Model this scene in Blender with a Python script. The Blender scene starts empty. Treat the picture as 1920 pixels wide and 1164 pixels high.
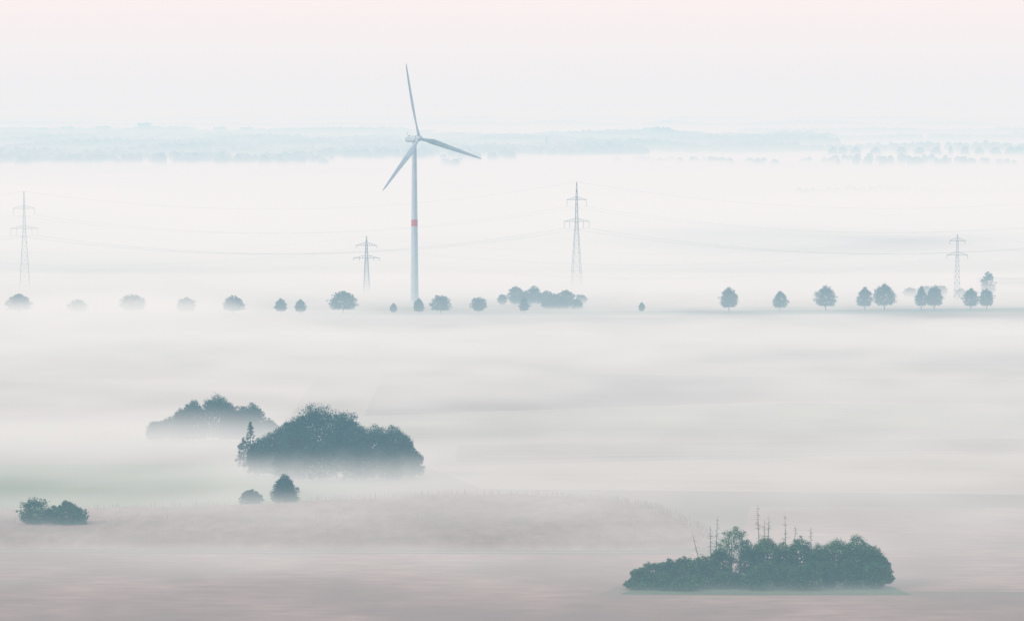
import bpy, math, random
import numpy as np
from mathutils import Vector, Matrix
scene = bpy.context.scene
col = scene.collection
R = np.random.default_rng(7)

# ------------------------------------------------------------------ materials
def new_mat(name):
    m = bpy.data.materials.new(name); m.use_nodes = True
    m.node_tree.nodes.clear()
    return m, m.node_tree.nodes, m.node_tree.links

def surf_mat(name, c1, c2, scale=1.0, rough=0.8, detail=4.0, island=0.0, coord='Object', stretch=(1,1,1), c3=None, scale3=0.01, f3=0.5):
    m, n, l = new_mat(name)
    out = n.new('ShaderNodeOutputMaterial'); b = n.new('ShaderNodeBsdfPrincipled')
    b.inputs['Roughness'].default_value = rough
    if 'Specular IOR Level' in b.inputs: b.inputs['Specular IOR Level'].default_value = 0.25
    tc = n.new('ShaderNodeTexCoord'); mp = n.new('ShaderNodeMapping')
    mp.inputs['Scale'].default_value = stretch
    l.new(tc.outputs[coord], mp.inputs['Vector'])
    nz = n.new('ShaderNodeTexNoise'); nz.inputs['Scale'].default_value = scale; nz.inputs['Detail'].default_value = detail
    l.new(mp.outputs['Vector'], nz.inputs['Vector'])
    rp = n.new('ShaderNodeValToRGB')
    rp.color_ramp.elements[0].position = 0.3; rp.color_ramp.elements[1].position = 0.7
    rp.color_ramp.elements[0].color = (*c1, 1); rp.color_ramp.elements[1].color = (*c2, 1)
    l.new(nz.outputs['Fac'], rp.inputs['Fac'])
    cur = rp.outputs['Color']
    if c3 is not None:
        nz3 = n.new('ShaderNodeTexNoise'); nz3.inputs['Scale'].default_value = scale3; nz3.inputs['Detail'].default_value = 5
        l.new(tc.outputs[coord], nz3.inputs['Vector'])
        r3 = n.new('ShaderNodeMapRange'); r3.inputs['From Min'].default_value = 0.4; r3.inputs['From Max'].default_value = 0.62
        r3.inputs['To Max'].default_value = f3
        l.new(nz3.outputs['Fac'], r3.inputs['Value'])
        mx = n.new('ShaderNodeMixRGB'); mx.inputs['Color2'].default_value = (*c3, 1)
        l.new(r3.outputs['Result'], mx.inputs['Fac']); l.new(cur, mx.inputs['Color1']); cur = mx.outputs['Color']
    if island > 0:
        g = n.new('ShaderNodeNewGeometry'); mr = n.new('ShaderNodeMapRange')
        mr.inputs['To Min'].default_value = 1 - island; mr.inputs['To Max'].default_value = 1 + island
        l.new(g.outputs['Random Per Island'], mr.inputs['Value'])
        mu = n.new('ShaderNodeVectorMath'); mu.operation = 'SCALE'
        l.new(cur, mu.inputs[0]); l.new(mr.outputs['Result'], mu.inputs['Scale']); cur = mu.outputs['Vector']
    l.new(cur, b.inputs['Base Color']); l.new(b.outputs['BSDF'], out.inputs['Surface'])
    return m

def air_mat(name, comps, rate=1.0):
    """comps: (extinction rgb, brightness rgb, mode) ; mode 'low' = min(d,1), 'high' = max(d-1,0), None = d"""
    m, n, l = new_mat(name)
    out = n.new('ShaderNodeOutputMaterial')
    at = n.new('ShaderNodeAttribute'); at.attribute_name = 'density'
    cur = None
    for sigma, C, mode in comps:
        ab = n.new('ShaderNodeVolumeAbsorption'); em = n.new('ShaderNodeEmission'); ad = n.new('ShaderNodeAddShader')  # emission stands in for daylight scattered inside the haze and fog
        smax = max(sigma)
        ab.inputs['Color'].default_value = tuple(1 - s / smax for s in sigma) + (1,)
        e = [s * c for s, c in zip(sigma, C)]; em_max = max(e)
        em.inputs['Color'].default_value = tuple(x / em_max for x in e) + (1,)
        d = at.outputs['Fac']
        if mode == 'low':
            q = n.new('ShaderNodeMath'); q.operation='MINIMUM'; q.inputs[1].default_value = 1.0; l.new(d, q.inputs[0]); d = q.outputs[0]
        elif mode == 'high':
            q = n.new('ShaderNodeMath'); q.operation='SUBTRACT'; q.inputs[1].default_value = 1.0; l.new(d, q.inputs[0])
            q2 = n.new('ShaderNodeMath'); q2.operation='MAXIMUM'; q2.inputs[1].default_value = 0.0; l.new(q.outputs[0], q2.inputs[0]); d = q2.outputs[0]
        for v, sock in ((smax, ab.inputs['Density']), (em_max, em.inputs['Strength'])):
            mu = n.new('ShaderNodeMath'); mu.operation = 'MULTIPLY'; mu.inputs[1].default_value = v
            l.new(d, mu.inputs[0]); l.new(mu.outputs[0], sock)
        l.new(ab.outputs[0], ad.inputs[0]); l.new(em.outputs[0], ad.inputs[1])
        if cur is None: cur = ad.outputs[0]
        else:
            a2 = n.new('ShaderNodeAddShader'); l.new(cur, a2.inputs[0]); l.new(ad.outputs[0], a2.inputs[1]); cur = a2.outputs[0]
    m.cycles.volume_step_rate = rate
    l.new(cur, out.inputs['Volume'])
    return m

M_leaf_green = surf_mat('foliage_green', (0.012,0.055,0.018), (0.085,0.200,0.065), 0.18, 0.7, 3, island=0.35)
M_leaf_dark = surf_mat('foliage_dark', (0.008,0.038,0.032), (0.034,0.105,0.082), 0.14, 0.7, 3, island=0.35)
M_wood_far = surf_mat('wood_haze_corrected', (0.095,0.078,0.076), (0.15,0.11,0.105), 0.03, 0.8, 3)  # reddened to offset the haze's cyan cast, correction put into the colour
M_bark = surf_mat('bark', (0.04,0.032,0.025), (0.09,0.075,0.06), 2.0, 0.9)
M_dead = surf_mat('dead_wood', (0.06,0.055,0.05), (0.13,0.12,0.11), 2.0, 0.9)
M_white = surf_mat('turbine_paint', (0.44,0.52,0.60), (0.52,0.60,0.67), 0.15, 0.45)
M_red = surf_mat('red_paint', (0.50,0.10,0.10), (0.58,0.13,0.12), 0.5, 0.5)
M_grey = surf_mat('grey_metal', (0.24,0.27,0.30), (0.36,0.39,0.42), 0.6, 0.5)
M_glass = surf_mat('insulator_glass', (0.10,0.13,0.13), (0.16,0.2,0.2), 1.0, 0.2)
M_cable = surf_mat('cable_metal', (0.30,0.31,0.32), (0.36,0.37,0.38), 0.2, 0.5)
M_door = surf_mat('door_paint', (0.2,0.22,0.24), (0.25,0.27,0.28), 1, 0.5)
M_plaster = surf_mat('plaster', (0.25,0.26,0.28), (0.35,0.35,0.35), 0.05, 0.9)
M_win = surf_mat('window_glass', (0.04,0.05,0.06), (0.08,0.09,0.1), 0.1, 0.2)
M_roof = surf_mat('roof_sheet', (0.5,0.5,0.5), (0.65,0.65,0.65), 0.05, 0.6)
M_slate = surf_mat('slate', (0.10,0.10,0.12), (0.16,0.16,0.18), 0.1, 0.7)

# ------------------------------------------------------------------ helpers
def mesh_obj(name, verts, faces, mat, parent=None, loc=(0,0,0), smooth=False):
    me = bpy.data.meshes.new(name)
    me.from_pydata([tuple(v) for v in verts], [], faces)
    me.materials.append(mat)
    if smooth:
        me.polygons.foreach_set('use_smooth', [True]*len(me.polygons))
    ob = bpy.data.objects.new(name, me); ob.location = loc
    col.objects.link(ob)
    if parent is not None: ob.parent = parent
    return ob

def quads_obj(name, V, mat, parent=None, loc=(0,0,0)):
    n = V.shape[0]
    me = bpy.data.meshes.new(name)
    me.vertices.add(n*4); me.vertices.foreach_set('co', V.reshape(-1).astype(np.float32))
    me.loops.add(n*4); me.loops.foreach_set('vertex_index', np.arange(n*4, dtype=np.int32))
    me.polygons.add(n); me.polygons.foreach_set('loop_start', np.arange(0, n*4, 4, dtype=np.int32))
    me.materials.append(mat); me.update(calc_edges=True); me.validate()
    ob = bpy.data.objects.new(name, me); ob.location = loc
    col.objects.link(ob)
    if parent is not None: ob.parent = parent
    return ob

def empty(name, loc, label, category, group=None, rz=0.0):
    e = bpy.data.objects.new(name, None); e.location = loc; e.rotation_euler = (0,0,rz)
    e.empty_display_size = 1
    e['label'] = label; e['category'] = category
    if group: e['group'] = group
    col.objects.link(e); return e

def tube(Vs, Fs, pts, rad, sides=6):
    base = len(Vs); k = len(pts)
    for i, p in enumerate(pts):
        p = Vector(p)
        a = Vector(pts[max(i-1,0)]); b = Vector(pts[min(i+1,k-1)])
        d = (b-a).normalized()
        u = d.cross(Vector((0,0,1)))
        if u.length < 1e-3: u = d.cross(Vector((1,0,0)))
        u.normalize(); w = d.cross(u)
        for s in range(sides):
            t = 2*math.pi*s/sides
            Vs.append(tuple(p + rad[i]*(math.cos(t)*u + math.sin(t)*w)))
    for i in range(k-1):
        for s in range(sides):
            a = base+i*sides+s; b = base+i*sides+(s+1)%sides
            Fs.append((a, b, b+sides, a+sides))
    Fs.append(tuple(base+s for s in range(sides))[::-1])
    Fs.append(tuple(base+(k-1)*sides+s for s in range(sides)))

def box(Vs, Fs, c, s):
    b = len(Vs); x,y,z = c; a,d,h = s[0]/2, s[1]/2, s[2]/2
    for dz in (-h,h):
        for dx,dy in ((-a,-d),(a,-d),(a,d),(-a,d)): Vs.append((x+dx,y+dy,z+dz))
    for f in ((3,2,1,0),(4,5,6,7),(0,1,5,4),(1,2,6,5),(2,3,7,6),(3,0,4,7)): Fs.append(tuple(b+i for i in f))

def vnoise(x, y, seed=0):
    xi = np.floor(x).astype(np.int64); yi = np.floor(y).astype(np.int64)
    fx = x-xi; fy = y-yi
    fx = fx*fx*fx*(fx*(fx*6-15)+10); fy = fy*fy*fy*(fy*(fy*6-15)+10)
    def h(a,b):
        v = np.sin(a*127.1+b*311.7+seed*74.7)*43758.5453
        return v-np.floor(v)
    return (h(xi,yi)*(1-fx)+h(xi+1,yi)*fx)*(1-fy)+(h(xi,yi+1)*(1-fx)+h(xi+1,yi+1)*fx)*fy
def fbm(x, y, seed=0, o=4):
    s = 0; a = 0.5; t = 0
    for i in range(o):
        s = s+a*vnoise(x*2**i+17.3*i, y*2**i-9.1*i, seed+i); t += a; a *= 0.5
    return s/t

# ------------------------------------------------------------------ trees
def leaf_quads(rng, P, d, leaf):
    n = len(P)
    nrm = d+0.45*rng.normal(size=(n,3)); nrm[:,2] += 0.3
    nrm /= np.linalg.norm(nrm,axis=1)[:,None]
    a = np.cross(nrm, rng.normal(size=(n,3))); a /= np.linalg.norm(a,axis=1)[:,None]
    b = np.cross(nrm, a)
    s = (leaf*rng.uniform(0.5,1.1,n))[:,None]/2
    asp = rng.uniform(0.5,1.0,n)[:,None]
    return np.stack([P-a*s*1.2, P-b*s*asp, P+a*s*1.2, P+b*s*asp],1)
def profile(shape, t):
    if shape == 'round':  return np.sqrt(np.clip(1-(2*t-1)**2,0,1))**0.8
    if shape == 'oval': return np.where(t<0.35, 0.66+0.34*np.sin(t/0.35*np.pi/2), np.cos((t-0.35)/0.65*np.pi/2)**0.55)
    if shape == 'cone': return np.where(t<0.2, 0.8+0.2*t/0.2, (1-(t-0.2)/0.8)**0.55)
    return np.where(t<0.3, 0.85+0.15*t/0.3, np.clip(1-((t-0.3)/0.7)**2,0,1)**0.42)
def crown_quads(rng, h, w, z0, shape, nclump, nper, leaf, core=True):
    t = rng.random(nclump)
    ch = h-z0
    ang = rng.random(nclump)*2*np.pi
    p = profile(shape, t)
    k = rng.integers(2,6); ph = rng.random(4)*6.28
    def lobe(ang,t): return 1+0.10*np.sin(k*ang+ph[0]+4*t)+0.08*np.sin(6*t*np.pi+ph[1]+2*ang)
    cr = min(w,ch)*rng.uniform(0.06,0.16,nclump)
    rr = np.maximum(0,(p*w/2*lobe(ang,t)-cr*.7))*(0.35+0.65*np.sqrt(rng.random(nclump)))
    top = 1+0.05*np.sin(2*ang+ph[2])
    C = np.stack([rr*np.cos(ang), rr*np.sin(ang), z0+cr*0.6+t*(ch*top-1.6*cr)], 1)
    n = nclump*nper
    ci = np.repeat(np.arange(nclump), nper)
    d = rng.normal(size=(n,3)); d /= np.linalg.norm(d,axis=1)[:,None]
    rad = rng.random(n)**0.4
    P = C[ci]+d*(cr[ci]*rad)[:,None]*np.array([1.12,1.12,0.85])
    V = leaf_quads(rng, P, d, leaf)
    if core:
        m = int(n*0.12); t = rng.uniform(.04,.88,m); ang = rng.random(m)*6.28
        rr = np.maximum(0,profile(shape,t)*w/2*lobe(ang,t)*.8)*np.sqrt(rng.random(m))
        P = np.stack([rr*np.cos(ang), rr*np.sin(ang), z0+t*ch*.92],1)
        d = rng.normal(size=(m,3)); d /= np.linalg.norm(d,axis=1)[:,None]
        V = np.concatenate([V, leaf_quads(rng,P,d,leaf*2.4)])
    return V

def make_tree(name, x, y, h, w, shape='dome', z0f=0.2, nclump=120, nper=24, leaf=0.55, label='', category='tree', group=None, mat=None, seed=0, multi=False, core=True):
    rng = np.random.default_rng(seed)
    e = empty(name, (x,y,0), label, category, group, 0)
    V = crown_quads(rng, h, w, h*z0f, shape, nclump, nper, leaf, core)
    quads_obj('crown', V, mat or M_leaf_green, e)
    Vs, Fs = [], []
    tr = max(0.12, h*0.022)
    def limb(base, tip, r0, r1, bend):
        pts = []; rad = []
        for i in range(5):
            f = i/4; q = Vector(base).lerp(Vector(tip), f)
            q += Vector((bend[0]*math.sin(f*math.pi), bend[1]*math.sin(f*math.pi), 0))
            pts.append(q); rad.append(r0*(1-f)+r1*f)
        tube(Vs, Fs, pts, rad, 6)
    stems = 1 if not multi else 3
    for s in range(stems):
        ox = 0 if stems==1 else rng.uniform(-0.12,0.12)*w
        oy = 0 if stems==1 else rng.uniform(-0.12,0.12)*w
        top = Vector((ox*1.8+rng.uniform(-0.04,0.04)*w, oy*1.8, h*0.78))
        limb((ox,oy,-0.3), top, tr*(1 if stems==1 else .6), tr*0.2, (rng.uniform(-.02,.02)*w,0))
        for i in range(6 if stems==1 else 3):
            a = rng.uniform(0,6.28); f = rng.uniform(max(0.12,z0f*0.85),0.6)
            b = Vector((ox,oy,-0.3)).lerp(top, f)
            L = w*rng.uniform(0.25,0.38)
            tip = b+Vector((math.cos(a)*L, math.sin(a)*L, h*rng.uniform(0.1,0.25)))
            limb(b, tip, tr*0.42, tr*0.1, (0,0))
    mesh_obj('trunk', Vs, Fs, M_bark, e)
    return e

def road_y(x): return 1908+0.12*max(0, x+50)
road_trees = [(-294,12.8,16.5,'dome'),(-259,9.2,13,'dome'),(-226,12.5,16.5,'dome'),(-194,10.8,13,'dome'),(-166,11.8,14.5,'dome'),
 (-138,10,8.5,'oval'),(-126,9.5,8,'oval'),(-101,14.6,19,'dome'),(-70.6,7.2,4.6,'oval'),(-55.6,10,8,'oval'),
 (-42.6,12,14,'dome'),(-20,10.8,11,'round'),(7.3,10.3,7,'oval'),(78,6.6,4.2,'oval'),(131,15.5,13,'oval'),(162,13,10.5,'oval'),
 (190,16,15.5,'oval'),(214,15,11,'oval'),(226,17,16,'oval'),(249,15,9,'oval'),(256.5,16,13,'oval'),(279,14,11.5,'oval'),(289,13.5,11,'oval')]
for i,(x,h,w,s) in enumerate(road_trees):
    small = w < 5
    lab = ('slender young roadside tree with small narrow crown' if small else
           'broad rounded roadside tree half sunk in ground fog' if x < -150 else
           'large round-crowned tree beside the country road' if w > 15 else
           'roadside tree with full egg-shaped crown on short trunk')
    nc = int(60+w*h*0.7)
    make_tree('roadside_tree', x, road_y(x)-4+R.uniform(-2,2), h, w, s, 0.2 if s!='oval' else 0.19, nc, 42, 0.40, lab, 'tree', 'trees lining the country road', M_leaf_dark, 100+i)

for i,(x,y,h,w,s) in enumerate([(2.3,1990,12.6,12,'round'),(13.3,1992,12.4,14,'dome'),(21,1985,10,12,'round'),(33.5,1975,11.2,13,'round'),(8,1994,9,12,'dome'),
      (31,1958,7.5,11,'dome'),(39.5,1955,6.5,9,'dome'),(23,1960,6.5,11,'dome'),(-6,1994,7,7,'round'),(27,1972,9,10,'dome')]):
    make_tree('copse_tree', x,y,h,w,s,0.06,int(50+w*h*0.7),30,0.5,'low bushy tree in a small copse near a pylon','tree','copse trees behind the road',M_leaf_dark,200+i,True)
for i,(x,y,h,w) in enumerate([(311,2087,16,12),(258,2070,7,10),(268,2072,8,11),(278,2074,8.5,10),(291,2072,6,9),(43,2010,6,9)]):
    make_tree('field_tree', x,y,h,w,'dome',0.08,90,30,0.6,'hazy rounded tree standing in the misty fields','tree','hazy field trees',M_leaf_dark,230+i,True)

for i,(x,y,h,w,s) in enumerate([(-65.8,1080,25.5,25,'dome'),(-72.5,1076,21,17,'dome'),(-57,1086,22,17,'dome'),(-53,1078,18,15,'dome'),
      (-46.8,1080,17.8,16,'dome'),(-40.5,1082,17.2,16,'dome'),(-36.5,1078,14.5,12,'dome'),(-33.5,1076,9.5,9,'dome'),(-76,1084,18.5,15,'dome'),
      (-81,1080,15.5,14,'dome'),(-86,1082,13,11,'dome'),(-65,1067,14,18,'dome'),(-51,1068,12.5,16,'dome'),(-41,1070,11,12,'dome'),(-76,1070,11,12,'dome')]):
    make_tree('grove_tree', x,y,h,w,s,0.05,int(80+w*h*0.55),46,0.44,
       'tallest dark domed oak of the grove above fog' if i==0 else 'dense dark broadleaf tree in the foggy grove','tree','trees of the large dark grove',M_leaf_dark,300+i,i>0)
for i,(x,y,h,w) in enumerate([(-90.0,1096,17.5,4.2),(-92.5,1097,11.5,6)]):
    make_tree('poplar_tree', x,y,h,w,'oval',0.1,110,30,0.34,'ragged narrow poplar at the edge of the grove','tree','narrow poplars beside the grove',M_leaf_dark,330+i,False,core=False)
for i,(x,y,h,w,s) in enumerate([(-133,1194,8,10,'dome'),(-128,1194,9.5,10,'dome'),(-123,1190,13,11,'dome'),(-119,1190,16,13,'dome'),(-110.5,1192,18.2,15,'dome'),
      (-105,1190,14,11,'dome'),(-101,1188,14.2,10,'dome'),(-96.5,1190,15,11,'dome'),(-91,1194,8.5,9,'dome')]):
    make_tree('grove_tree', x,y,h,w,s,0.06,int(80+w*h*0.65),40,0.44,'pale fog-veiled broadleaf tree in a small grove','tree','trees of the veiled grove',M_leaf_dark,350+i,True)
make_tree('conical_tree', -71.9,1005,9.8,10.5,'cone',0.05,230,40,0.38,'conical dark tree alone on the misty field','tree',None,M_leaf_dark,370)
make_tree('round_bush', -82.2,1000,5.6,8.2,'dome',0.02,110,36,0.38,'low round bush beside a conical tree','bush',None,M_leaf_dark,371,True)
for i,(x,y,h,w) in enumerate([(-142.8,950,9.2,10.5),(-137,952,6.4,8),(-133,950,8.3,11),(-129.5,949,6.5,7)]):
    make_tree('thicket_bush', x,y,h,w,'round' if i==0 else 'dome',0.08,int(60+w*h*1.2),36,0.34,'leafy green bush in a small field thicket','bush','bushes of the small field thicket',M_leaf_green,380+i,True)
fg = [(33.5,831,5.5,7),(37,834,6.6,8.5),(41.2,835,7.6,7),(45.5,834,8.2,10),(50.3,836,8.2,8),(54.5,835,10.5,8),(58.6,838,15.3,9.5),(62.8,836,11.5,9),
      (66.9,838,13.0,11),(71.7,836,11.4,8),(75.9,838,12.6,9),(80.7,836,11.2,9),(85.5,837,12.4,12),(91,838,13.2,12),(94.8,836,11.0,9),(97.4,833,8,6)]
for i,(x,y,h,w) in enumerate(fg):
    make_tree('thicket_tree', x,y,h,w,'dome' if i!=6 else 'round',0.08 if i!=6 else 0.35,int(80+w*h*(1.0 if i!=6 else .5)),44,0.29,
       'open-crowned birch standing above the thicket' if i==6 else 'bushy green tree in the dense roadside thicket','tree','trees of the green thicket',M_leaf_green,400+i,True,core=i!=6)
for i in range(16):
    x = 33.5+i*4.15+R.uniform(-1,1); h = R.uniform(2.6,6.0)+(2.2 if i>6 else 0)
    make_tree('thicket_bush', x,828.5+R.uniform(-1,3),h,R.uniform(6,10),'dome' if i%3 else 'round',0.0,150,38,0.29,'low leafy shrub at the edge of the thicket','bush','shrubs edging the green thicket',M_leaf_green,430+i,True)
for i,(x,h,lean) in enumerate([(53.6,18.0,0.5),(52.6,15.6,-.4),(50.8,14.0,-3.4),(65.5,21.0,-0.8),(67.2,18.4,0.5),(66.3,17.2,0.2),(72.4,18.6,-0.5),(73.9,15.6,.8),(79.1,15.2,-0.4)]):
    rng = np.random.default_rng(500+i)
    e = empty('dead_tree',(x,837.5,0),'bare dead conifer trunk rising above the thicket','tree','dead trunks in the thicket')
    Vs,Fs=[],[]
    tube(Vs,Fs,[(0,0,-.3),(lean*.4,0,h*.4),(lean*.75,0,h*.75),(lean,0,h)],[.18,.13,.08,.02],6)
    for k in range(44 if i!=2 else 10):
        z = h*rng.uniform(.4,.97); a = rng.uniform(0,6.28); L = rng.uniform(.4,1.4)*(1.15-z/h)*1.9+.25
        bx = lean*z/h
        tube(Vs,Fs,[(bx,0,z),(bx+math.cos(a)*L*.6,math.sin(a)*L*.6,z+.1*L),(bx+math.cos(a)*L,math.sin(a)*L,z-.15*L)],[.045,.03,.012],4)
    mesh_obj('trunk',Vs,Fs,M_dead,e)

# ------------------------------------------------------------------ ground, fields, road
def sheet(name, poly, z, mat):
    me = bpy.data.meshes.new(name)
    me.from_pydata([(p[0],p[1],z) for p in poly],[],[tuple(range(len(poly)))])
    me.materials.append(mat)
    ob = bpy.data.objects.new(name, me); col.objects.link(ob); ob['kind']='structure'
    return ob
M_ground = surf_mat('meadow_soil',(0.29,0.24,0.20),(0.37,0.31,0.26),0.004,0.95,6,c3=(0.25,0.215,0.17),scale3=0.0016,f3=0.8,stretch=(1,1.4,1))
M_plough = surf_mat('ploughed_soil',(0.345,0.25,0.22),(0.47,0.35,0.305),0.14,0.95,10,stretch=(0.6,1.6,1),c3=(0.30,0.22,0.195),scale3=0.02,f3=0.8)
M_stub = surf_mat('stubble',(0.40,0.33,0.27),(0.48,0.40,0.33),0.05,0.95,6,stretch=(0.3,2,1),c3=(0.34,0.27,0.22),scale3=0.01)
M_green = surf_mat('green_crop',(0.17,0.23,0.12),(0.22,0.28,0.15),0.05,0.95,6,stretch=(0.4,2,1),c3=(0.24,0.25,0.16),scale3=0.012)
M_past = surf_mat('dry_pasture',(0.25,0.24,0.165),(0.32,0.30,0.205),0.05,0.95,6,stretch=(0.4,2,1),c3=(0.28,0.24,0.18),scale3=0.012)
M_brown = surf_mat('bare_soil',(0.19,0.135,0.12),(0.26,0.19,0.165),0.05,0.95,6,stretch=(0.3,2,1),c3=(0.23,0.17,0.15),scale3=0.01)
M_grass = surf_mat('verge_grass',(0.12,0.17,0.11),(0.17,0.22,0.14),0.6,0.95,4)
M_track = surf_mat('gravel_track',(0.40,0.32,0.285),(0.47,0.38,0.34),0.3,0.95,4)
M_asph = surf_mat('asphalt',(0.045,0.045,0.048),(0.065,0.065,0.068),0.8,0.9,4)
g = sheet('ground', [(-60000,-8000),(60000,-8000),(60000,90000),(-60000,90000)], 0, M_ground)
fields = [
 ([(-400,500),(500,500),(500,815),(22,818),(29,836),(58,870),(50,893),(-400,899)], M_plough),
 ([(58,873),(30,836),(110,824),(500,821),(500,985),(75,1000),(64,905)], M_plough),
 ([(-400,994),(-190,985),(-75,1003),(-40,1060),(-60,1120),(-400,1110)], M_green),
 ([(-10,1045),(500,1000),(500,1140),(150,1150),(-30,1110)], M_stub),
 ([(-20,1125),(150,1160),(500,1150),(500,1235),(-20,1180)], M_brown),
 ([(-80,1200),(500,1285),(500,1330),(120,1345),(-80,1280)], M_past),
 ([(-60,1290),(120,1355),(500,1300),(500,1420),(-60,1500)], M_brown),
 ([(-500,1300),(-90,1290),(-90,1460),(-500,1480)], M_stub),
 ([(60,1560),(500,1500),(500,1640),(80,1680)], M_brown),
 ([(-500,1600),(20,1590),(20,1700),(-500,1720)], M_past),
 ([(-500,1780),(500,1750),(500,1890),(-500,1880)], M_brown),
 ([(-600,1935),(0,1935),(-10,2060),(-600,2070)], M_past),
 ([(60,1975),(700,2010),(700,2120),(70,2080)], M_stub),
 ([(-150,2180),(900,2200),(900,2340),(-160,2330)], M_brown),
 ([(-900,2450),(0,2420),(20,2600),(-900,2700)], M_past),
]
for p,m in fields: sheet('field', p, 0.03, m)
sheet('grass_verge', [(-800,1886),(-50,1886),(800,1988),(800,2009),(-50,1907),(-800,1907)], 0.05, M_grass)
sheet('road', [(-800,1909),(-50,1909),(800,2011),(800,2016.5),(-50,1914.5),(-800,1914.5)], 0.06, M_asph)
sheet('grass_verge', [(-800,1916),(-50,1916),(800,2018),(800,2028),(-50,1926),(-800,1926)], 0.05, M_grass)
sheet('grass_verge', [(28,820.5),(60,819.5),(103,820),(100,832),(92,840),(60,842),(33,832)], 0.05, M_grass)
sheet('path', [(-400,900),(50,895.5),(55,872),(57,872),(52,897),(-400,901.5)], 0.06, M_track)
sheet('path', [(-10,1141),(150,1154),(500,1144),(500,1146.5),(150,1156.5),(-10,1143)], 0.06, M_track)

mp = [(-230,906),(40,902),(56,908),(60,930),(54,965),(46,995),(34,1014),(12,1024),(-20,1028),(-55,1014),(-85,1000),(-140,990),(-230,985)]
def inside(px,py,poly):
    r = np.zeros(px.shape,bool); j=len(poly)-1
    for i in range(len(poly)):
        xi,yi=poly[i]; xj,yj=poly[j]
        c = ((yi>py)!=(yj>py))&(px<(xj-xi)*(py-yi)/(yj-yi+1e-9)+xi); r ^= c; j=i
    return r
def edge_dist(px,py,poly):
    d = np.full(px.shape,1e9)
    for i in range(len(poly)):
        ax,ay=poly[i-1]; bx,by=poly[i]
        vx,vy=bx-ax,by-ay; L2=vx*vx+vy*vy
        t=np.clip(((px-ax)*vx+(py-ay)*vy)/L2,0,1)
        d=np.minimum(d,np.hypot(px-ax-t*vx,py-ay-t*vy))
    return d
nx,ny=230,110
gx,gy=np.meshgrid(np.linspace(-235,65,nx),np.linspace(898,1034,ny))
gx=gx+R.uniform(-.4,.4,gx.shape); gy=gy+R.uniform(-.4,.4,gx.shape)
ins=inside(gx,gy,mp); ed=edge_dist(gx,gy,mp)+5.0*(fbm(gx/9,gy/9,77)-.5)
hz=np.where(ins,np.clip(ed/6,0,1)*(1.0+.5*fbm(gx/30,gy/30,9)+R.uniform(-.07,.07,gx.shape)),0)
hz=np.where(hz<=0.02,-.3,hz)
idx=np.arange(nx*ny).reshape(ny,nx)
q=np.stack([idx[:-1,:-1].ravel(),idx[:-1,1:].ravel(),idx[1:,1:].ravel(),idx[1:,:-1].ravel()],1)
q=q[(hz.ravel()[q]>0).any(1)]
M_maize = surf_mat('dry_maize',(0.33,0.25,0.215),(0.44,0.34,0.295),0.25,0.95,8,c3=(0.29,0.215,0.19),scale3=0.03,stretch=(1,.35,1),f3=.6)
V=[tuple(v) for v in np.stack([gx,gy,hz],-1).reshape(-1,3)]; F=[tuple(int(a) for a in f) for f in q]
n=9000; px=R.uniform(-230,62,n*4); py=R.uniform(898,1032,n*4)
e_=edge_dist(px,py,mp); k=inside(px,py,mp)&((e_<6)|(R.random(n*4)<.05))&(py>912); px=px[k]; py=py[k]
for a,b in zip(px,py):
    hh=R.uniform(1.2,2.4); an=R.uniform(0,3.14); w_=R.uniform(.04,.10); b0=len(V)
    c,s_=math.cos(an)*w_,math.sin(an)*w_; lx,ly=R.normal(0,.15,2)
    V+= [(a-c,b-s_,0),(a+c,b+s_,0),(a+lx+c*.4,b+ly+s_*.4,hh),(a+lx-c*.4,b+ly-s_*.4,hh)]; F.append((b0,b0+1,b0+2,b0+3))
mz=mesh_obj('maize_crop',V,F,M_maize); mz['kind']='stuff'
mz['label']='standing brownish maize crop with ragged edge'; mz['category']='crop'

# ------------------------------------------------------------------ wind turbine
T = empty('wind_turbine',(-61,2000,0),'tall pale three-bladed wind turbine with red tower band','wind turbine')
def lathe(prof, sides=32):
    Vs,Fs=[],[]
    for z,r in prof:
        for s in range(sides):
            a=2*math.pi*s/sides; Vs.append((r*math.cos(a),r*math.sin(a),z))
    for i in range(len(prof)-1):
        for s in range(sides):
            a=i*sides+s;b=i*sides+(s+1)%sides; Fs.append((a,b,b+sides,a+sides))
    Fs.append(tuple(range(sides))[::-1]); Fs.append(tuple((len(prof)-1)*sides+s for s in range(sides)))
    return Vs,Fs
def tr(z): return 2.55-1.15*(z/101.5)
prof=[(-.5,tr(0))]
for zz in (25,49,74,101.5):
    prof += [(zz-.12,tr(zz)),(zz-.1,tr(zz)+.05),(zz+.1,tr(zz)+.05),(zz+.12,tr(zz))]
Vs,Fs=lathe(prof); mesh_obj('tower',Vs,Fs,M_white,T,smooth=False)
Vs,Fs=lathe([(49.2,tr(49.2)+.06),(53.2,tr(53.2)+.06)]); mesh_obj('warning_band',Vs,Fs,M_red,T)
Vs,Fs=[],[]; box(Vs,Fs,(0,-2.55,1.6),(1.1,.2,2.4)); d=mesh_obj('door',Vs,Fs,M_door,T)
psi=math.radians(40); tilt=math.radians(5); cone=math.radians(4)
head_rot = Matrix.Rotation(-(math.pi/2-psi),4,'Z') @ Matrix.Rotation(-tilt,4,'Y')
head_org = Vector((0,0,103.6))
secs=[(-8.2,.9,1.0,.2),(-7.6,1.5,1.5,.15),(-5,1.85,1.8,.1),(0,2.0,2.0,0),(2.6,1.9,1.9,0),(3.4,1.5,1.5,0)]
Vs,Fs=[],[]; S=20
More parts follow.
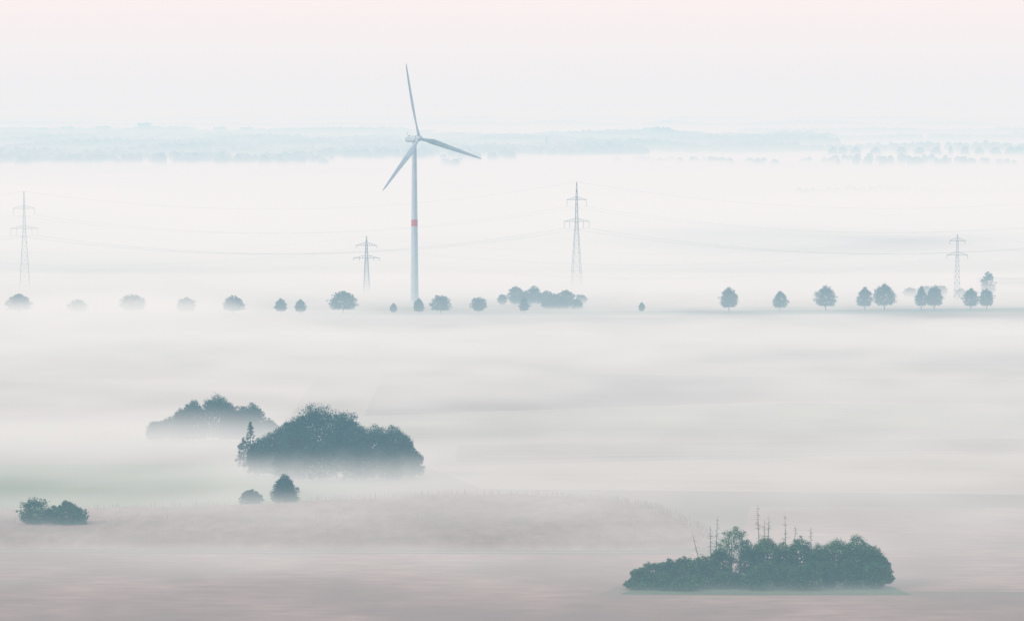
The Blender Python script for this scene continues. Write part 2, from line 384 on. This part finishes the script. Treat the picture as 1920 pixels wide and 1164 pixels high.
for x,ry,rz,dz in secs:
    for s in range(S):
        a=2*math.pi*s/S; c,si=math.cos(a),math.sin(a)
        e_=0.55
        Vs.append((x, ry*math.copysign(abs(c)**e_,c), dz+rz*math.copysign(abs(si)**e_,si)))
for i in range(len(secs)-1):
    for s in range(S):
        a=i*S+s;b=i*S+(s+1)%S; Fs.append((a,b,b+S,a+S))
Fs.append(tuple(range(S))[::-1]); Fs.append(tuple((len(secs)-1)*S+s for s in range(S)))
nac=mesh_obj('nacelle',Vs,Fs,M_white,T,smooth=True)
nac.matrix_local = Matrix.Translation(head_org)@head_rot
Vs,Fs=[],[]; tube(Vs,Fs,[(-6.8,0,1.8),(-6.8,0,4.2)],[.08,.08],6); tube(Vs,Fs,[(-7.3,0,4.0),(-6.3,0,4.0)],[.08,.08],6); box(Vs,Fs,(-6.8,.0,4.3),(.4,.4,.3))
an_=mesh_obj('wind_vane',Vs,Fs,M_grey,nac)
Vs,Fs=[],[]; box(Vs,Fs,(-5,0,2.15),(.7,.7,.7)); mesh_obj('warning_lamp',Vs,Fs,M_red,nac)
Vs,Fs=[],[]
hp=[(3.4,1.5),(4.0,1.85),(5.2,1.85),(6.2,1.5),(6.9,.8),(7.1,.1)]
for x,r in hp:
    for s in range(S):
        a=2*math.pi*s/S; Vs.append((x,r*math.cos(a),r*math.sin(a)))
for i in range(len(hp)-1):
    for s in range(S):
        a=i*S+s;b=i*S+(s+1)%S; Fs.append((a,b,b+S,a+S))
Fs.append(tuple(range(S))[::-1]); Fs.append(tuple((len(hp)-1)*S+s for s in range(S)))
hub=mesh_obj('rotor_hub',Vs,Fs,M_white,T,smooth=True)
hub.matrix_local = Matrix.Translation(head_org)@head_rot
Vs,Fs=[],[]
bs=[(1.0,1.0,1.0,0),(3.0,1.05,1.0,.0),(6,2.0,.8,.18),(9.5,3.3,.6,.3),(14,3.1,.46,.22),(20,2.7,.36,.15),(28,2.15,.28,.1),(36,1.65,.2,.05),(43,1.15,.13,.02),(46.5,.7,.08,0),(47.8,.15,.04,0)]
K=16
for z,c,t,tw in bs:
    tw*=2.2
    for s in range(K):
        a=2*math.pi*s/K
        yy=math.cos(a)*c*.55 - (c-1)*.28; xx=math.sin(a)*t*.5*(1 if math.cos(a)>-.2 else .75)
        if z<4: yy=math.cos(a)*c*.9; xx=math.sin(a)*.9*1.0
        X=xx*math.cos(tw)-yy*math.sin(tw); Y=xx*math.sin(tw)+yy*math.cos(tw)
        Vs.append((X+0.0006*z*z,Y,z))
for i in range(len(bs)-1):
    for s in range(K):
        a=i*K+s;b=i*K+(s+1)%K; Fs.append((a,b,b+K,a+K))
Fs.append(tuple(range(K))[::-1]); Fs.append(tuple((len(bs)-1)*K+s for s in range(K)))
bl0=None
for i in range(3):
    if bl0 is None: bl0=mesh_obj('blade',Vs,Fs,M_white,T,smooth=True); bl=bl0
    else:
        bl=bl0.copy(); col.objects.link(bl); bl.parent=T
    ang = math.radians(-13.3+120*i)
    bl.matrix_local = Matrix.Translation(head_org)@head_rot@Matrix.Translation((5.0,0,0))@Matrix.Rotation(-ang,4,'X')@Matrix.Rotation(cone,4,'Y')

# ------------------------------------------------------------------ pylons
def make_pylon(x,y,H,arms,wbase,rz,label,th=1.0):
    P=empty('electricity_pylon',(x,y,0),label,'pylon','lattice pylons of the power lines',rz)
    zb=arms[0][0]
    n=9
    def hw(z):
        return wbase/2*(1-z/zb)+.9*(z/zb) if z<zb else max(.12,.9*(1-(z-zb)/(H-zb))**.6)
    levels=[zb*(1-(1-i/n)**1.35) for i in range(n+1)]
    m=6; levels+= [zb+(H-zb)*(i/m) for i in range(1,m+1)]
    Vs,Fs=[],[]
    cor=lambda z:[(s*hw(z),t*hw(z),z) for s,t in ((-1,-1),(1,-1),(1,1),(-1,1))]
    for a,b in zip(levels[:-1],levels[1:]):
        ca,cb=cor(a),cor(b)
        for i in range(4):
            j=(i+1)%4
            tube(Vs,Fs,[ca[i],cb[i]],[.13*th]*2,4)
            tube(Vs,Fs,[ca[i],cb[j]],[.055*th]*2,4); tube(Vs,Fs,[ca[j],cb[i]],[.055*th]*2,4)
            tube(Vs,Fs,[cb[i],cb[j]],[.05*th]*2,4)
    mesh_obj('lattice_mast',Vs,Fs,M_grey,P)
    att=[]
    for (za,half,hang) in arms:
        Vs,Fs=[],[]
        for sg in (-1,1):
            w=hw(za); tip=(sg*half,0,za)
            for t in (-1,1):
                tube(Vs,Fs,[(0,t*w,za),tip],[.12*th,.10*th],4)
                tube(Vs,Fs,[(sg*w*.8,t*w*.8,za+2.0),tip],[.11*th,.09*th],4)
                for q in (.25,.5,.75):
                    f0=1-q
                    p1=(sg*half*q,t*w*f0,za); p2=(sg*(w*.8+(half-w*.8)*q),t*w*.8*f0,za+2.0*f0)
                    tube(Vs,Fs,[p1,p2],[.05*th]*2,4)
        arm=mesh_obj('crossarm',Vs,Fs,M_grey,P)
        ins=[half*.98,half*.55] if half>7.5 else [half*.98]
        for sg in (-1,1):
            for ix in ins:
                Vs,Fs=[],[]
                for q in range(int(hang/.35)):
                    tube(Vs,Fs,[(sg*ix,0,za-.2-q*.35),(sg*ix,0,za-.4-q*.35)],[.16*th,.09*th],6)
                tube(Vs,Fs,[(sg*ix,0,za),(sg*ix,0,za-hang)],[.06*th,.06*th],4)
                mesh_obj('insulator',Vs,Fs,M_glass,arm)
                att.append((sg*ix,za-hang))
    att.append((0,H))
    c,s=math.cos(rz),math.sin(rz)
    return [(x+a*c,y+a*s,z) for a,z in att]
pA=make_pylon(-328.6,2155,66.5,[(41.5,9.3,4.5),(55,7.2,4.5)],7.0,math.radians(12),'tall grey lattice pylon with two crossarms fading in fog',.6)
pB=make_pylon(43.4,2148,73,[(46.5,8.7,4.5),(61,6.8,4.5)],7.2,math.radians(12),'tall slender lattice pylon with two crossarms above mist',.95)
pC=make_pylon(-95.8,2105,38.5,[(24,8.9,1.8),(32.3,7.1,1.8)],4.2,math.radians(-8),'small lattice pylon with two wide crossarms',1.3)
pD=make_pylon(280,2010,43.5,[(30.5,6.6,2.2),(39.5,4.9,2.2)],4.2,math.radians(-8),'small lattice pylon standing behind the roadside trees',1.05)
def cable(a,b,sag,r=.024):
    Vs,Fs=[],[]; n=40; pts=[]
    for i in range(n+1):
        f=i/n; p=Vector(a).lerp(Vector(b),f); p.z-=sag*4*f*(1-f); pts.append(p)
    tube(Vs,Fs,pts,[r]*(n+1),4)
    o=mesh_obj('power_cable',Vs,Fs,M_cable); o['label']='thin sagging overhead power cable between pylons'; o['category']='cable'; o['group']='overhead cables of the power lines'
for a,b in zip(pA,pB):
    cable(a,b,15)
    cable(b,(b[0]+420,b[1]+70,b[2]-4),17)
    cable((a[0]-300,a[1]-30,a[2]),a,12)
for c_,d_ in zip([pC[0],pC[2],pC[4],pC[5],pC[6]],pD):
    cable(c_,d_,12,.015)
    cable((c_[0]-380,c_[1]+60,c_[2]-2),c_,12,.015)
for d_ in pD: cable(d_,(d_[0]+300,d_[1]-60,d_[2]),9,.015)

# ------------------------------------------------------------------ distant country
import bmesh
bm=bmesh.new(); bmesh.ops.create_icosphere(bm,subdivisions=2,radius=1); bm.verts.ensure_lookup_table()
IV=np.array([v.co[:] for v in bm.verts]); IF=np.array([[v.index for v in f.verts] for f in bm.faces]); bm.free()
def woodland(x0,x1,y0,depth,hm,wm,dens,seed,label,bumps=(),thr=.3):
    rng=np.random.default_rng(seed); n=int((x1-x0)*dens)
    x=rng.uniform(x0,x1,n); y=y0+rng.uniform(-depth/2,depth/2,n)+120*np.sin(x/310+seed)
    env=fbm(x/260,np.zeros(n)+seed,seed); k=env>thr; x=x[k];y=y[k];env=env[k];n=len(x)
    h=hm*(0.45+1.0*env)*rng.uniform(.75,1.12,n)
    for bx,bw,bh in bumps: h=h+bh*np.clip(1-((x-bx)/bw)**2,0,1)**.5
    w=wm*rng.uniform(.6,1.2,n)
    V=np.repeat(IV[None],n,0)
    V=V*(1+rng.uniform(-.16,.16,(n,len(IV),1)))
    V=V*np.stack([w/2,w/2,h*.55],1)[:,None,:]
    V+=np.stack([x,y,h*.45],1)[:,None,:]
    F=(IF[None]+np.arange(n)[:,None,None]*len(IV)).reshape(-1,3)
    me=bpy.data.meshes.new('distant_woodland'); nv=n*len(IV); nf=len(F)
    me.vertices.add(nv); me.vertices.foreach_set('co',V.reshape(-1).astype(np.float32))
    me.loops.add(nf*3); me.loops.foreach_set('vertex_index',F.reshape(-1).astype(np.int32))
    me.polygons.add(nf); me.polygons.foreach_set('loop_start',np.arange(0,nf*3,3,dtype=np.int32))
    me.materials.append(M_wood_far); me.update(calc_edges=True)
    o=bpy.data.objects.new('distant_woodland',me); col.objects.link(o)
    o['kind']='stuff'; o['label']=label; o['category']='woodland'
L='far-off band of woodland dissolving in haze'
woodland(-2400,-300,11800,900,28,30,.8,1,L,thr=.05)
woodland(-2300,1000,10400,900,26,28,.8,2,L,[(470,42,9)],thr=.12)
woodland(-1700,900,9300,900,24,26,.8,21,L,thr=.12)
woodland(-1500,700,8300,800,24,24,.7,3,L,thr=.15)
woodland(-1400,300,7500,800,24,22,.6,4,L,thr=.2)
woodland(-1300,0,6800,700,22,22,.4,22,L,thr=.3)
woodland(-1100,-100,6200,500,20,20,.3,23,L,thr=.4)
woodland(-200,1500,7900,400,20,20,.3,5,L,thr=.36)
woodland(200,1300,6300,350,16,16,.2,6,L,thr=.4)
woodland(700,2600,10500,600,22,24,.4,7,L,thr=.2)
woodland(900,2600,12500,600,24,26,.4,31,L,thr=.2)
woodland(-2600,2900,15500,500,26,30,.35,8,L,thr=.2)
woodland(-3200,3200,19000,900,30,36,.3,9,L,thr=.15)
woodland(380,900,4400,120,10,12,.2,10,L,thr=.4)
for i,u in enumerate([600,620,645,678,727,760,795,820,845,878,905,930,950]):
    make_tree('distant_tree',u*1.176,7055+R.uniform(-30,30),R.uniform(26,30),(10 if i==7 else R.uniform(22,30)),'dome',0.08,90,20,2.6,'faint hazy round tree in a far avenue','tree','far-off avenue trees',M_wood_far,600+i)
bld=[(-1290,11250,46,20,46),(-1562,11280,46,16,33),(-1430,11200,50,16,35),(-1030,11300,46,16,32),(-935,11300,46,16,31),(-1640,11200,40,16,30)]
for i,(x,y,w,d,h) in enumerate(bld):
    h+=3
    e=empty('apartment_block',(x,y,0),'pale multi-storey apartment block above far trees','building','far-off town blocks')
    Vs,Fs=[],[]; box(Vs,Fs,(0,0,h/2),(w,d,h)); mesh_obj('wall',Vs,Fs,M_plaster,e)
    Vs,Fs=[],[]; box(Vs,Fs,(0,0,h+.5),(w+1,d+1,1)); box(Vs,Fs,(w*.2,0,h+2.5),(6,5,3)); mesh_obj('roof',Vs,Fs,M_slate,e)
    Vs,Fs=[],[]
    for fl in range(int(h/3)):
        for c in range(int(w/4)): box(Vs,Fs,(-w/2+2+c*4,-d/2-.02,fl*3+1.8),(1.8,.1,1.5))
    mesh_obj('windows',Vs,Fs,M_win,e)
e=empty('church',(84,7780,0),'distant church with slender pointed spire','church')
Vs,Fs=[],[]; box(Vs,Fs,(0,0,12),(8,8,24)); box(Vs,Fs,(16,0,6),(24,12,12)); mesh_obj('wall',Vs,Fs,M_plaster,e)
Vs=[(-4.4,-4.4,24),(4.4,-4.4,24),(4.4,4.4,24),(-4.4,4.4,24),(0,0,45)];Fs=[(0,1,4),(1,2,4),(2,3,4),(3,0,4),(3,2,1,0)]
mesh_obj('spire',Vs,Fs,M_slate,e)
Vs=[(4.2,-6.4,12.1),(28.4,-6.4,12.1),(28.4,6.4,12.1),(4.2,6.4,12.1),(4.2,0,19),(28.4,0,19)];Fs=[(0,1,5,4),(2,3,4,5),(0,4,3),(1,2,5),(3,2,1,0)]
mesh_obj('roof',Vs,Fs,M_slate,e)
e=empty('farm_shed',(345,2190,0),'long low pale farm shed behind trees','building')
Vs,Fs=[],[]; box(Vs,Fs,(0,0,2),(50,14,4)); mesh_obj('wall',Vs,Fs,M_plaster,e)
Vs=[(-25.5,-7.6,4.02),(25.5,-7.6,4.02),(25.5,7.6,4.02),(-25.5,7.6,4.02),(-25.5,0,6.5),(25.5,0,6.5)];Fs=[(0,1,5,4),(2,3,4,5),(0,4,3),(1,2,5),(3,2,1,0)]
mesh_obj('roof',Vs,Fs,M_roof,e)
Vs,Fs=[],[]
for c in range(10): box(Vs,Fs,(-21+c*4.6,-7.02,2.2),(2.2,.1,1.2))
mesh_obj('windows',Vs,Fs,M_win,e)

# ------------------------------------------------------------------ air: haze and fog banks (volume grids)
def gn_volume(name, mn, mx, res, mat, heights=None):
    me=bpy.data.meshes.new(name)
    if heights is None: me.vertices.add(1)
    else:
        me.vertices.add(heights.size)
        at=me.attributes.new('h','FLOAT','POINT'); at.data.foreach_set('value',heights.astype(np.float32).ravel())
    me.materials.append(mat)
    o=bpy.data.objects.new(name,me); col.objects.link(o); o['kind']='structure'
    ng=bpy.data.node_groups.new(name,'GeometryNodeTree')
    ng.interface.new_socket('Geometry',in_out='INPUT',socket_type='NodeSocketGeometry')
    ng.interface.new_socket('Geometry',in_out='OUTPUT',socket_type='NodeSocketGeometry')
    N=ng.nodes; L=ng.links
    gi=N.new('NodeGroupInput'); go=N.new('NodeGroupOutput')
    vc=N.new('GeometryNodeVolumeCube'); sm=N.new('GeometryNodeSetMaterial'); sm.inputs['Material'].default_value=mat
    vc.inputs['Min'].default_value=mn; vc.inputs['Max'].default_value=mx
    for a,r in zip('XYZ',res): vc.inputs['Resolution '+a].default_value=r
    L.new(vc.outputs['Volume'],sm.inputs['Geometry']); L.new(sm.outputs['Geometry'],go.inputs[0])
    def M(op,a,b=None,c=None,clamp=False):
        q=N.new('ShaderNodeMath'); q.operation=op; q.use_clamp=clamp
        for i,v in enumerate((a,b,c)):
            if v is None: continue
            if isinstance(v,(int,float)): q.inputs[i].default_value=v
            else: L.new(v,q.inputs[i])
        return q.outputs[0]
    ps=N.new('GeometryNodeInputPosition'); sx=N.new('ShaderNodeSeparateXYZ'); L.new(ps.outputs[0],sx.inputs[0])
    if heights is None:
        up=M('DIVIDE',M('SUBTRACT',430.0,sx.outputs[2]),250.0,clamp=True)
        lo=M('EXPONENT',M('MULTIPLY',M('MAXIMUM',sx.outputs[2],0.0),-1/22.0))
        fy=M('ADD',M('MULTIPLY',M('DIVIDE',M('SUBTRACT',sx.outputs[1],1100.0),800.0,clamp=True),.68),.32)
        fz=M('SUBTRACT',1.0,M('MULTIPLY',M('DIVIDE',M('SUBTRACT',sx.outputs[1],4000.0),5000.0,clamp=True),.3))
        L.new(M('ADD',up,M('MULTIPLY',M('MULTIPLY',M('MULTIPLY',lo,fy),fz),20.0)),vc.inputs['Density'])
    else:
        ny,nx=heights.shape
        ix=M('ROUND',M('MULTIPLY',M('SUBTRACT',sx.outputs[0],mn[0]),(nx-1)/(mx[0]-mn[0])))
        iy=M('ROUND',M('MULTIPLY',M('SUBTRACT',sx.outputs[1],mn[1]),(ny-1)/(mx[1]-mn[1])))
        ix=M('MINIMUM',M('MAXIMUM',ix,0.0),float(nx-1)); iy=M('MINIMUM',M('MAXIMUM',iy,0.0),float(ny-1))
        idx=M('ADD',M('MULTIPLY',iy,float(nx)),ix)
        na=N.new('GeometryNodeInputNamedAttribute'); na.data_type='FLOAT'; na.inputs['Name'].default_value='h'
        si=N.new('GeometryNodeSampleIndex'); si.data_type='FLOAT'; si.domain='POINT'; si.clamp=True
        L.new(gi.outputs[0],si.inputs['Geometry']); L.new(na.outputs['Attribute'],si.inputs['Value']); L.new(idx,si.inputs['Index'])
        h=M('MAXIMUM',si.outputs['Value'],0.05)
        t=M('SUBTRACT',1.0,M('DIVIDE',M('MAXIMUM',sx.outputs[2],0.0),M('MULTIPLY',h,1.55)),clamp=True)
        sm_=M('MULTIPLY',M('MULTIPLY',t,t),M('SUBTRACT',3.0,M('MULTIPLY',t,2.0)))
        nz=N.new('ShaderNodeTexNoise'); nz.inputs['Scale'].default_value=1.0; nz.inputs['Detail'].default_value=2
        vm=N.new('ShaderNodeVectorMath'); vm.operation='MULTIPLY'; vm.inputs[1].default_value=(.025,.018,.09) if mx[2]<30 else (.005,.004,.03)
        L.new(ps.outputs[0],vm.inputs[0]); L.new(vm.outputs[0],nz.inputs['Vector'])
        den=M('MULTIPLY',sm_,M('ADD',.35,M('MULTIPLY',nz.outputs[0],1.3)))
        den=M('MULTIPLY',den,M('DIVIDE',h,2.5 if mx[2]<30 else 9.0,clamp=True))
        den=M('MULTIPLY',den,M('GREATER_THAN',si.outputs['Value'],0.06))
        L.new(den,vc.inputs['Density'])
    md=o.modifiers.new('fog','NODES'); md.node_group=ng
    return o
s=.00016; s2=.0022/20
gn_volume('haze',(-20000,-12000,-20),(20000,40000,450),(12,104,48),
   air_mat('haze_air',[((s*.42,s*1.0,s*1.32),(.866,.866,.880),'low'),((s2*.88,s2*.98,s2*1.01),(.886,.876,.866),'high')],30.0))
def gs(x,c,w): return np.exp(-((x-c)/w)**2)
def sst(x,a,b):
    t=np.clip((x-a)/(b-a),0,1); return t*t*(3-2*t)
def h_near(X,Y):
    base=np.interp(Y,[700,790,820,850,880,900,960,1000,1060,1130,1250,1400,1700,1850,1890,1930,1960,2050,2150,2300,2350],
                     [.4,.8,1.6,3.2,4.4,4.4,4.2,4.2,4.8,6.0,5.6,6.0,7.0,6.2,2.8,3.0,4.0,7.0,9.5,6.0,0])
    roadz=gs(Y,1900,60)
    base=base*(1+roadz*(2.0*sst(-X,140,190)-0.2*sst(X,60,140)))
    n1=fbm(X/230,Y/150,11,3); n2=fbm(X/60,Y/36,23,3)
    H=base*(.25+1.15*n1+.65*(n2-.45))
    H=H+9.5*gs(Y,1150,34)*sst(-X,64,92)+3.2*gs(Y,1048,24)*gs(X,-58,50)+2.5*gs(Y,983,14)*gs(X,-84,9)
    return H*(1-.4*gs(Y,1030,28)*sst(-X,95,140))
def h_far(X,Y):
    base=np.interp(Y,[2150,2350,2600,3200,4500,5400,6000,7000,8000,9500],[2,12,15,20,20,18,14.5,10,7,2])
    n1=fbm(X/700,Y/750,31,3); n2=fbm(X/260,Y/240,43,3)
    return base*(.25+1.2*n1+.8*(n2-.5))
X,Y=np.meshgrid(np.linspace(-480,480,121),np.linspace(690,2400,214))
s=.024
gn_volume('fog',(-480,690,-2),(480,2400,22),(121,214,30),air_mat('fog_near',[((s,s,s),(.905,.868,.832),None)],16.0),h_near(X,Y))
X,Y=np.meshgrid(np.linspace(-2200,2200,148),np.linspace(2120,9600,250))
s=.011
gn_volume('fog',(-2200,2120,-4),(2200,9600,60),(148,250,30),air_mat('fog_far',[((s,s,s),(.965,.948,.922),None)],25.0),h_far(X,Y))  # far bank emits brighter than the near one, standing in for backlit fog

# ------------------------------------------------------------------ light, sky, camera
az=math.radians(-112); el=math.radians(28)
w=bpy.data.worlds.new('World'); scene.world=w; w.use_nodes=True
nt=w.node_tree; bg=nt.nodes['Background']
sky=nt.nodes.new('ShaderNodeTexSky'); sky.sky_type='NISHITA'; sky.sun_disc=False
sky.sun_elevation=el; sky.sun_rotation=az; sky.dust_density=3.0; sky.air_density=1.0
geo=nt.nodes.new('ShaderNodeTexCoord'); sp=nt.nodes.new('ShaderNodeSeparateXYZ'); nt.links.new(geo.outputs['Generated'],sp.inputs[0])
rp=nt.nodes.new('ShaderNodeValToRGB'); nt.links.new(sp.outputs['Z'],rp.inputs['Fac'])
cr=rp.color_ramp; cr.elements[0].position=0.0; cr.elements[0].color=(.93,.88,.88,1); cr.elements[1].position=.7; cr.elements[1].color=(.62,.65,.68,1)
for p_,c_ in ((.015,(.96,.885,.875,1)),(.033,(1.0,.885,.855,1)),(.12,(.93,.86,.84,1))):
    q=cr.elements.new(p_); q.color=c_
sc_=nt.nodes.new('ShaderNodeVectorMath'); sc_.operation='SCALE'; sc_.inputs['Scale'].default_value=1.16/.12
nt.links.new(rp.outputs['Color'],sc_.inputs[0])
mx=nt.nodes.new('ShaderNodeMixRGB'); mx.inputs['Fac'].default_value=.85
nt.links.new(sky.outputs[0],mx.inputs['Color1']); nt.links.new(sc_.outputs[0],mx.inputs['Color2'])
nt.links.new(mx.outputs[0],bg.inputs['Color']); bg.inputs['Strength'].default_value=.12
sd=bpy.data.lights.new('Sun','SUN'); sd.energy=1.4; sd.angle=math.radians(12); sd.color=(1,.93,.86)
so=bpy.data.objects.new('Sun',sd); col.objects.link(so)
sun_dir=Vector((math.sin(az)*math.cos(el),math.cos(az)*math.cos(el),math.sin(el)))
so.rotation_euler=(-sun_dir).to_track_quat('-Z','Y').to_euler()
cd=bpy.data.cameras.new('Camera'); cam=bpy.data.objects.new('Camera',cd); col.objects.link(cam)
cd.sensor_width=36; cd.lens=36*6000/1920; cd.clip_start=1; cd.clip_end=150000
cam.location=(0,0,127); cam.rotation_euler=(math.radians(90)-math.atan(392/6000),0,0)
scene.camera=cam
scene.view_settings.view_transform='Standard'; scene.view_settings.look='None'; scene.view_settings.exposure=0
